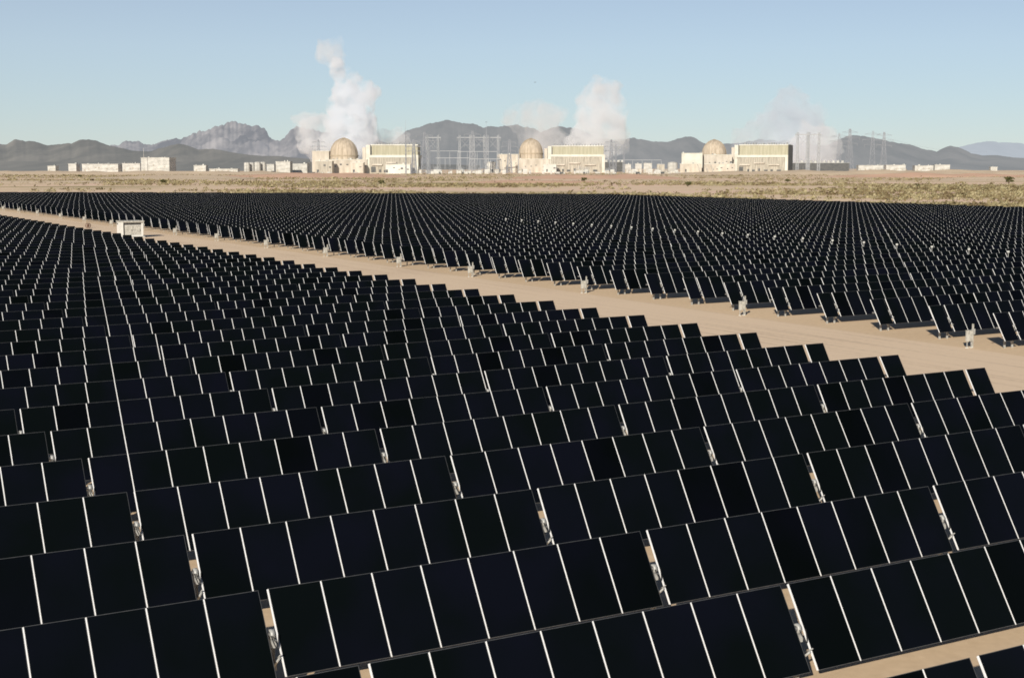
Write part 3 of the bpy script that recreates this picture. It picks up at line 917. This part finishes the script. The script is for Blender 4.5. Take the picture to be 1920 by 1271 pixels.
PY = [(761, 226, 2050, 'mast', 'tallest thin mast rising right beside the left turbine hall'),
      (776, 262, 2060, 'tower', 'lattice pylon just right of the left turbine hall corner'),
      (796, 248, 2080, 'tower', 'dark lattice pylon below the left end of the dark hill crest'),
      (806, 268, 2000, 'mast', 'slim mast in front of the left part of the switchyard'),
      (812, 252, 2200, 'h', 'portal pylon left in the switchyard'),
      (872, 252, 2350, 'h', 'portal pylon below the crest dip, left of centre in the switchyard'),
      (886, 246, 2300, 'tower', 'lattice pylon at the middle of the switchyard'),
      (898, 252, 2350, 'h', 'portal pylon second right of the middle of the switchyard'),
      (912, 228, 2300, 'mast', 'tall thin mast with its tip above the dark hill crest'),
      (924, 252, 2320, 'h', 'portal pylon near the right end of the switchyard'),
      (955, 262, 2300, 'tower', 'lattice pylon left of the middle containment dome'),
      (972, 268, 2250, 'mast', 'thin mast close in front of the block left of the middle dome'),
      (1146, 262, 2450, 'tower', 'lattice pylon at the right end of the middle turbine hall'),
      (1162, 268, 2400, 'h', 'portal pylon right of the middle turbine hall'),
      (1505, 246, 2350, 'h', 'left of the two tall pale portal pylons in the right steam'),
      (1524, 246, 2360, 'h', 'right of the two tall pale portal pylons in the right steam'),
      (1572, 250, 2700, 'tower', 'small pylon on the skyline left of the right hill'),
      (1592, 242, 2750, 'tower', 'thin pylon on the skyline above the left shoulder of the right hill'),
      (1635, 246, 2900, 'tower', 'thin pylon on the skyline above the right hill, left of two'),
      (1656, 248, 2900, 'tower', 'thin pylon on the skyline above the right hill, right of two'),
      (598, 262, 2300, 'tower', 'lattice pylon in the steam left of the left dome'),
      (586, 270, 2250, 'mast', 'thin mast above the square block left of the left dome')]
for px, top, D, kind, lab in PY:
    pylon(px, top, D, kind, lab, 'lattice_pale' if px in (1505, 1524, 812, 872, 898, 924) else 'lattice', 0.3)

# bus gantries
def gantry(x0, x1, top, D, lab):
    st = Site((x0 + x1) / 2, D)
    root = st.root('bus_gantry', label=lab, cat='gantry', group='bus gantries of the switchyard')
    X0, X1, zt = st.x(x0), st.x(x1), st.z(top)
    mb = MB(); mb.box(X0, X1, -0.5, 0.5, zt - 0.75, zt); mb.build('beam', M['lattice_pale'], root)
    n = max(2, int((X1 - X0) / 14))
    for k in range(n + 1):
        x = X0 + (X1 - X0) * k / n
        mb = MB(); mb.bar((x - 1.4, 0, 0), (x, 0, zt - 1.11), 0.2, 5); mb.bar((x + 1.4, 0, 0), (x, 0, zt - 1.11), 0.2, 5); mb.build('leg', M['lattice_pale'], root)


gantry(806, 862, 283, 2200, 'highest and longest pale bus gantry in the left of the switchyard')
gantry(858, 895, 284, 2260, 'pale bus gantry right of the longest one')
gantry(892, 932, 284, 2300, 'pale bus gantry ending near the middle unit')
gantry(812, 880, 296, 2120, 'lower bus gantry in front of the left switchyard')
gantry(880, 940, 298, 2180, 'lower bus gantry in front of the right switchyard')
gantry(1150, 1240, 300, 2500, 'low bus gantry right of the middle unit')
# switchgear: boxes, breakers, reactors strewn at the gantries' feet
EQ = 0
for k in range(58):
    px = random.uniform(786, 934) if k < 32 else (random.uniform(1134, 1275) if k < 44 else random.uniform(936, 1140))
    D = random.uniform(2040, 2120)
    s = random.uniform(2.5, 6.5)
    root = empty('transformer', (Xat(px, D), D, 0), label='pale switchgear cabinet with bushings among the others at the gantry feet', cat='switchgear', group='switchgear at the feet of the gantries')
    mb = MB(); mb.box(-s / 2, s / 2, -1.5, 1.5, 0, s * 1.05); mb.build('tank', M['white_far' if k % 3 else 'grey_wall'], root)
    for sx in (-1, 0, 1):
        mb = MB(); mb.bar((sx * s * .3, 0, s * 1.06), (sx * s * .45, 0, s * 1.8), 0.28, 6, 0.15); mb.build('bushing', M['lattice_pale'], root)
    mb = MB(); mb.box(-s * .4, s * .4, -2.2, -1.52, s * .2, s * .8); mb.build('radiator', M['galv'], root)
# parked vehicles and stores in front of the left unit, read as small dark and pale boxes
for k in range(20):
    px = random.choice([random.uniform(575, 670), random.uniform(1020, 1240), random.uniform(1240, 1290)])
    D = random.uniform(1900, 2020)
    col = random.choice(['far_white', 'far_dark', 'grey_wall', 'far_white'])
    root = empty('parked_truck', (Xat(px, D), D, 0), R(random.uniform(-20, 20)),
                 label='small %s truck parked on the bare ground before the plant' % {'far_white': 'white', 'far_dark': 'dark', 'grey_wall': 'beige'}[col], cat='truck', group='trucks parked before the plant')
    mb = MB(); mb.box(-3.5, 1.4, -1.2, 1.2, 0.9, 3.4); mb.build('cargo_box', M[col], root)
    mb = MB(); mb.box(1.6, 3.4, -1.1, 1.1, 0.7, 2.3); mb.box(1.65, 3.0, -1.05, 1.05, 2.3, 2.9); mb.build('cab', M['far_white'], root)
    for wx in (-2.5, 2.4):
        mb = MB(); mb.bar((wx, -1.25, .5), (wx, 1.25, .5), .5, 12); mb.build('wheel', M['rubber'], root)

# power lines between pylons
def wire(a, b, sag, lab):
    mb = MB()
    pts = []
    for k in range(13):
        t = k / 12
        p = Vector(a).lerp(Vector(b), t); p.z -= sag * 4 * t * (1 - t); pts.append(p)
    mb.tube(pts, 0.09, 4)
    o = mb.build('power_line', M['lattice']); tag(o, lab, 'power line')


def pt(px, py, D): return (Xat(px, D), D, Zat(py, D))
wire(pt(761, 250, 2050), pt(796, 258, 2080), 6, 'thin wire from the tallest mast to the dark lattice pylon')
wire(pt(796, 256, 2080), pt(872, 258, 2350), 9, 'thin wire across the left half of the switchyard')
wire(pt(886, 254, 2300), pt(955, 268, 2300), 9, 'thin wire across the right half of the switchyard')
wire(pt(1524, 250, 2360), pt(1592, 246, 2750), 9, 'thin wire from the right portal pylon to the skyline pylon')
wire(pt(1635, 250, 2900), pt(1850, 285, 3300), 12, 'thin wire descending over the right hill')

# ------------------------------------------------------------------ things on the dirt road
# white inverter container
root = empty('inverter_container', uv(60.4, 231.5), YAW, label='white metal inverter container standing on the dirt road between the fields', cat='container')
WX, WY, WZ = 3.5, 3.0, 2.75
mb = MB(); mb.box(0, WX, 0, WY, 0.25, 2.55); mb.build('body', M['white'], root)
mb = MB(); mb.box(-0.12, WX + 0.12, -0.35, WY + 0.1, 2.553, WZ); mb.build('roof', M['cabinet'], root)
mb = MB(); mb.box(-0.1, 0.2, -0.3, -0.003, 0.1, 2.55); mb.build('corner_post', M['white'], root)
mb = MB(); mb.box(0.45, WX - 0.35, -0.05, -0.003, 2.1, 2.36); mb.build('louvre', M['dark'], root)
mb = MB(); mb.box(0.28, 0.4, -0.05, -0.003, 0.4, 2.36); mb.build('door_gap', M['dark'], root)
mb = MB(); mb.box(-0.05, -0.003, 2.2, 2.6, 2.1, 2.35); mb.build('vent', M['dark'], root)
for x0, x1 in ((0.5, 1.75), (1.8, 3.1)):
    mb = MB(); mb.box(x0, x1, -0.045, -0.003, 0.45, 2.0); d = mb.build('door', M['cabinet'], root)
    mb = MB(); mb.box(x1 - 0.16, x1 - 0.1, -0.085, -0.047, 1.0, 1.35); mb.build('handle', M['dark'], d)
mb = MB(); mb.box(-0.2, WX + 0.2, -0.4, WY + 0.2, 0, 0.248); mb.build('skid', M['galv'], root)

# rust coloured hoop near the edge of the near field
q = Xat(167, 270)
root = empty('cable_drum', (q, 268, 0), R(60), label='small rust brown hoop shaped drum standing on the road behind the near field', cat='cable drum')
for yy in (-0.45, 0.4):
    mb = MB(); mb.lathe([(0.62, 0), (0.85, 0), (0.85, 0.07), (0.62, 0.07), (0.62, 0)], 22)
    for v in mb.bm.verts: v.co = Vector((v.co.x, v.co.z + yy, v.co.y + 0.85))
    mb.build('flange', M['rust'], root)
mb = MB(); mb.bar((0, -0.38, 0.85), (0, 0.4, 0.85), 0.3, 12)
for a in range(6):
    mb.bar((0, -0.42, .85), (0.7 * math.cos(a * 1.047), -0.42, .85 + 0.7 * math.sin(a * 1.047)), 0.04, 5)
mb.build('core', M['rust'], root)
root.scale = (0.55, 0.55, 0.55)

# combiner cabinets on legs along the near edge of the far field
me_c = {}
def cabinet(u, v, lab, first=[None]):
    if first[0] is None:
        root = empty('electrical_cabinet', (0, 0, 0), YAW)
        mb = MB(); mb.box(-0.5, 0.32, -0.2, 0.2, 0.62, 1.55); mb.build('cabinet_body', M['cabinet'], root)
        mb = MB(); mb.box(-0.53, 0.35, -0.26, 0.23, 1.553, 1.6); mb.build('hood', M['cabinet'], root)
        mb = MB(); mb.box(-0.44, -0.1, -0.225, -0.203, 0.7, 1.48); mb.build('door', M['cabinet'], root)
        mb = MB(); mb.box(-0.06, 0.27, -0.225, -0.203, 0.7, 1.48); mb.build('door', M['cabinet'], root)
        for x in (-0.42, 0.24):
            mb = MB(); mb.box(x - 0.04, x + 0.04, -0.04, 0.04, 0, 0.617); mb.build('leg', M['galv'], root)
            mb = MB(); mb.box(x - 0.12, x + 0.12, -0.14, 0.14, 0, 0.08); mb.build('footing', M['white_far'], root)
        mb = MB(); mb.box(0.36, 0.52, -0.08, 0.08, 0, 2.15); mb.build('conduit_mast', M['cabinet'], root)
        mb = MB(); mb.box(0.32, 0.7, -0.14, 0.1, 1.2, 1.7); mb.build('switch_box', M['galv'], root)
        first[0] = root
    else:
        root = first[0].copy(); C.objects.link(root)
        for ch in first[0].children:
            c = ch.copy(); C.objects.link(c); c.parent = root
    root.location = uv(u, v, 0); root.scale = (0.56, 0.56, 0.72)
    tag(root, lab, 'electrical cabinet', 'electrical cabinets along the far side of the dirt road')
    return root


CV = [63.8, 86.7, 109.5, 131.5, 149.0, 171.0, 193.0, 215.0, 237.0, 257.0, 279.0, 301.0, 323.0, 347.0, 369.0, 389.0]
for k, v in enumerate(CV):
    lab = 'white electrical cabinet on legs beside the dirt road, %s' % (
        'nearest to the camera at the right' if k == 0 else 'farthest away' if k == len(CV) - 1 else ordinal(k + 1) + ' from the right')
    cabinet(71.0 - 0.2, v, lab)

# drive motor boxes standing up inside the far field
MOT = []
for k in range(22):
    j = 13 + k
    v = V0 + (j + 0.1) * PITCH_ROW + V_TUBE
    MOT.append((FAR_U + 5 * PERIOD - 0.1, v))
mfirst = None
for k, (u, v) in enumerate(MOT):
    if mfirst is None:
        root = empty('drive_box', (0, 0, 0), YAW)
        mb = MB(); mb.box(-0.1, 0.1, -0.08, 0.08, 2.28, 2.48); mb.build('box', M['white'], root)
        mb = MB(); mb.bar((0, 0.0, 0), (0, 0.0, 2.277), 0.035, 6); mb.build('post', M['galv'], root)
        mfirst = root
    else:
        root = mfirst.copy(); C.objects.link(root)
        for ch in mfirst.children:
            c = ch.copy(); C.objects.link(c); c.parent = root
    root.location = uv(u, v, 0)
    tag(root, 'small white box above the far field panels, %s of the bright dots from the right' % ordinal(k + 1), 'drive box', 'white boxes standing above the far field rows')

# a bird over the centre and one above the hill crest: dark specks in the photo
for px, py, D, lab in ((912, 229.5, 700, 'tiny dark bird in the sky just over the dark hill crest'), (1003, 155, 600, 'tiny dark bird alone in the blue sky above the middle unit')):
    root = MB()
    for sx in (-1, 1):
        a = Vector((0, 0, 0)); b_ = Vector((sx * 0.3, 0.0, 0.14)); c_ = Vector((sx * 0.62, 0.05, 0.05))
        root.bar(a, b_, 0.07, 5, 0.06); root.bar(b_, c_, 0.06, 5, 0.01)
    root.bar((0, -0.28, 0), (0, 0.25, 0), 0.05, 6, 0.03); root.bar((0, -0.1, 0), (0, 0.1, 0), 0.1, 6, 0.07)
    o = root.build('bird', M['dark']); o.location = (Xat(px, D), D, Zat(py, D)); tag(o, lab, 'bird')

# ------------------------------------------------------------------ steam
def steam_mat(name, dens, scale, lo, hi, col=(0.955, 0.97, 0.99), glow=0.0):
    m = bpy.data.materials.new(name); m.use_nodes = True
    nt = m.node_tree
    for n in list(nt.nodes): nt.nodes.remove(n)
    out = N(nt, 'ShaderNodeOutputMaterial')
    pv = N(nt, 'ShaderNodeVolumePrincipled')
    pv.inputs['Color'].default_value = (*col, 1)
    pv.inputs['Anisotropy'].default_value = 0.0
    geo = N(nt, 'ShaderNodeNewGeometry')
    nz = N(nt, 'ShaderNodeTexNoise'); nz.inputs['Scale'].default_value = scale; nz.inputs['Detail'].default_value = 5; nz.inputs['Roughness'].default_value = 0.6
    nt.links.new(geo.outputs['Position'], nz.inputs['Vector'])
    mr = N(nt, 'ShaderNodeMapRange'); mr.inputs['From Min'].default_value = lo; mr.inputs['From Max'].default_value = hi; mr.inputs['To Max'].default_value = dens
    nt.links.new(nz.outputs['Fac'], mr.inputs['Value'])
    nt.links.new(mr.outputs[0], pv.inputs['Density'])
    if glow:  # added emission imitates light scattered many times inside the steam
        pv.inputs['Emission Strength'].default_value = glow
        pv.inputs['Emission Color'].default_value = (0.86, 0.96, 0.98, 1)
    nt.links.new(pv.outputs[0], out.inputs['Volume'])
    return m


def plume(blobs, D, mat, lab, vox=3.0):
    """blobs: px, py, radius in px"""
    bm = bmesh.new()
    s = D / F
    for (px, py, r) in blobs:
        cx, cz = Xat(px, D), Zat(py, D)
        cy = D + random.uniform(-0.4, 0.4) * r * s
        ret = bmesh.ops.create_icosphere(bm, subdivisions=3, radius=1)
        sx = random.uniform(0.85, 1.15); sd = random.random() * 50
        for v in ret['verts']:
            n = v.co.normalized()
            k = 1.12 + 0.5 * mnoise.fractal((n.x * 1.6 + sd, n.y * 1.6, n.z * 1.6), 0.7, 2, 5)
            v.co = Vector((cx + n.x * r * s * k * sx, cy + n.y * r * s * k, max(cz + n.z * r * s * k, 1)))
    me = bpy.data.meshes.new('steam_plume'); bm.to_mesh(me); bm.free(); me.materials.append(mat)
    o = link('steam_plume', me)
    md = o.modifiers.new('union', 'REMESH'); md.mode = 'VOXEL'; md.voxel_size = vox
    return tag(o, lab, 'steam plume')


st_dense = steam_mat('dense_steam', 0.105, 0.040, 0.42, 0.62, col=(0.935, 0.955, 0.985), glow=0.001)
st_mid = steam_mat('thinner_steam', 0.050, 0.036, 0.38, 0.64, glow=0.0007)
st_thin = steam_mat('wispy_steam', 0.030, 0.03, 0.37, 0.68, col=(0.95, 0.95, 0.96), glow=0.0004)
st_grey = steam_mat('grey_steam_haze', 0.027, 0.028, 0.32, 0.64, col=(0.86, 0.91, 0.97), glow=0.0003)
plume([(665, 262, 40), (648, 248, 30), (655, 232, 34), (675, 235, 30), (660, 212, 32), (650, 195, 26), (674, 200, 28), (682, 182, 26), (660, 176, 25), (697, 172, 17), (645, 168, 18), (647, 150, 18), (662, 155, 18), (640, 135, 15), (634, 120, 12)],
      2540, st_dense, 'tallest and densest white steam column behind the left dome')
plume([(632, 112, 16), (620, 102, 18), (612, 93, 16), (628, 92, 16), (638, 78, 10), (606, 104, 12)], 2540, st_mid, 'loose torn steam puff topping the tallest column')
plume([(600, 250, 32), (585, 240, 24), (568, 230, 17), (604, 272, 30), (586, 266, 26), (620, 268, 26), (575, 254, 18)], 2600, st_mid, 'low ragged steam left of the left dome')
plume([(700, 268, 24), (722, 264, 20), (744, 264, 20), (757, 262, 13), (690, 256, 24), (735, 272, 20), (712, 256, 15)], 2620, st_mid, 'low steam bank drifting behind the left turbine hall')
plume([(1125, 262, 38), (1108, 245, 32), (1142, 245, 30), (1127, 222, 38), (1118, 200, 32), (1142, 205, 28), (1128, 180, 30), (1122, 162, 18), (1104, 178, 14), (1150, 190, 16), (1150, 268, 26), (1095, 266, 24), (1072, 268, 16)],
      2780, st_mid, 'broad pale steam column behind the middle turbine hall')
plume([(1015, 262, 34), (1005, 240, 32), (1025, 225, 28), (1000, 218, 26), (975, 222, 24), (958, 222, 16), (1035, 212, 18), (1022, 252, 30), (1042, 268, 24)], 2780, st_thin, 'faint spreading steam behind the middle dome')
plume([(1480, 275, 40), (1450, 265, 38), (1510, 270, 38), (1410, 270, 30), (1475, 240, 42), (1507, 238, 36), (1438, 240, 30), (1470, 212, 32), (1494, 207, 28), (1476, 186, 22), (1522, 215, 22), (1385, 262, 18), (1412, 248, 16)],
      2780, st_grey, 'wide greyish steam cone behind the right turbine hall')
plume([(1505, 285, 30), (1530, 290, 30), (1550, 285, 24), (1545, 262, 24), (1520, 262, 30), (1555, 300, 18), (1490, 300, 22)], 2720, steam_mat('pale_ground_steam', 0.035, 0.03, 0.30, 0.62, col=(0.95, 0.95, 0.96), glow=0.0006),
      'pale steam bank over the dark cooling tower bank, right of the right unit')

# ------------------------------------------------------------------ light
SUN_EL = R(22)
PHI = R(45)                      # from straight at the panels towards the left
tx = Vector((math.sin(PHI) * CU - math.cos(PHI) * SU, math.sin(PHI) * SU + math.cos(PHI) * CU, 0))   # horizontal travel of the light
tosun = Vector((-tx.x * math.cos(SUN_EL), -tx.y * math.cos(SUN_EL), math.sin(SUN_EL)))
sun = bpy.data.lights.new('sun', 'SUN'); sun.energy = 5.0; sun.angle = R(0.53); sun.color = (1.0, 0.93, 0.82)
so = bpy.data.objects.new('sun', sun); C.objects.link(so)
so.rotation_euler = tosun.to_track_quat('Z', 'Y').to_euler()
w = bpy.data.worlds.new('World'); scene.world = w; w.use_nodes = True
nt = w.node_tree
bg = nt.nodes['Background']
sky = N(nt, 'ShaderNodeTexSky'); sky.sky_type = 'NISHITA'; sky.sun_disc = False
sky.sun_elevation = SUN_EL
sky.sun_rotation = math.atan2(tosun.x, tosun.y)
sky.altitude = 300; sky.air_density = 1.0; sky.dust_density = 0.0; sky.ozone_density = 8.0
# thin even desert haze on top of the clear sky
vm = N(nt, 'ShaderNodeVectorMath', operation='MULTIPLY_ADD')
tc = N(nt, 'ShaderNodeTexCoord'); sp = N(nt, 'ShaderNodeSeparateXYZ'); nt.links.new(tc.outputs['Generated'], sp.inputs[0])
mr = N(nt, 'ShaderNodeMapRange'); mr.inputs['From Min'].default_value = 0.08; mr.inputs['From Max'].default_value = 0.45
mr.inputs['To Min'].default_value = 1.0; mr.inputs['To Max'].default_value = 0.04
nt.links.new(sp.outputs['Z'], mr.inputs['Value'])
mr2 = N(nt, 'ShaderNodeMapRange'); mr2.inputs['From Min'].default_value = 0.12; mr2.inputs['From Max'].default_value = 0.5
mr2.inputs['To Min'].default_value = 0.49; mr2.inputs['To Max'].default_value = 0.36
nt.links.new(sp.outputs['Z'], mr2.inputs['Value']); nt.links.new(mr2.outputs[0], vm.inputs[1])
vs = N(nt, 'ShaderNodeVectorMath', operation='SCALE'); vs.inputs[0].default_value = (3.55, 3.55, 3.25)
nt.links.new(mr.outputs[0], vs.inputs['Scale']); nt.links.new(vs.outputs[0], vm.inputs[2])
nt.links.new(sky.outputs[0], vm.inputs[0])
nt.links.new(vm.outputs[0], bg.inputs['Color'])
bg.inputs['Strength'].default_value = 0.1

scene.view_settings.view_transform = 'Standard'
scene.view_settings.look = 'None'
scene.view_settings.exposure = 0
scene.cycles.max_bounces = 10
scene.cycles.volume_bounces = 8
scene.cycles.volume_step_rate = 1.5
scene.cycles.volume_max_steps = 256
scene.cycles.use_denoising = True
scene.cycles.filter_width = 1.7
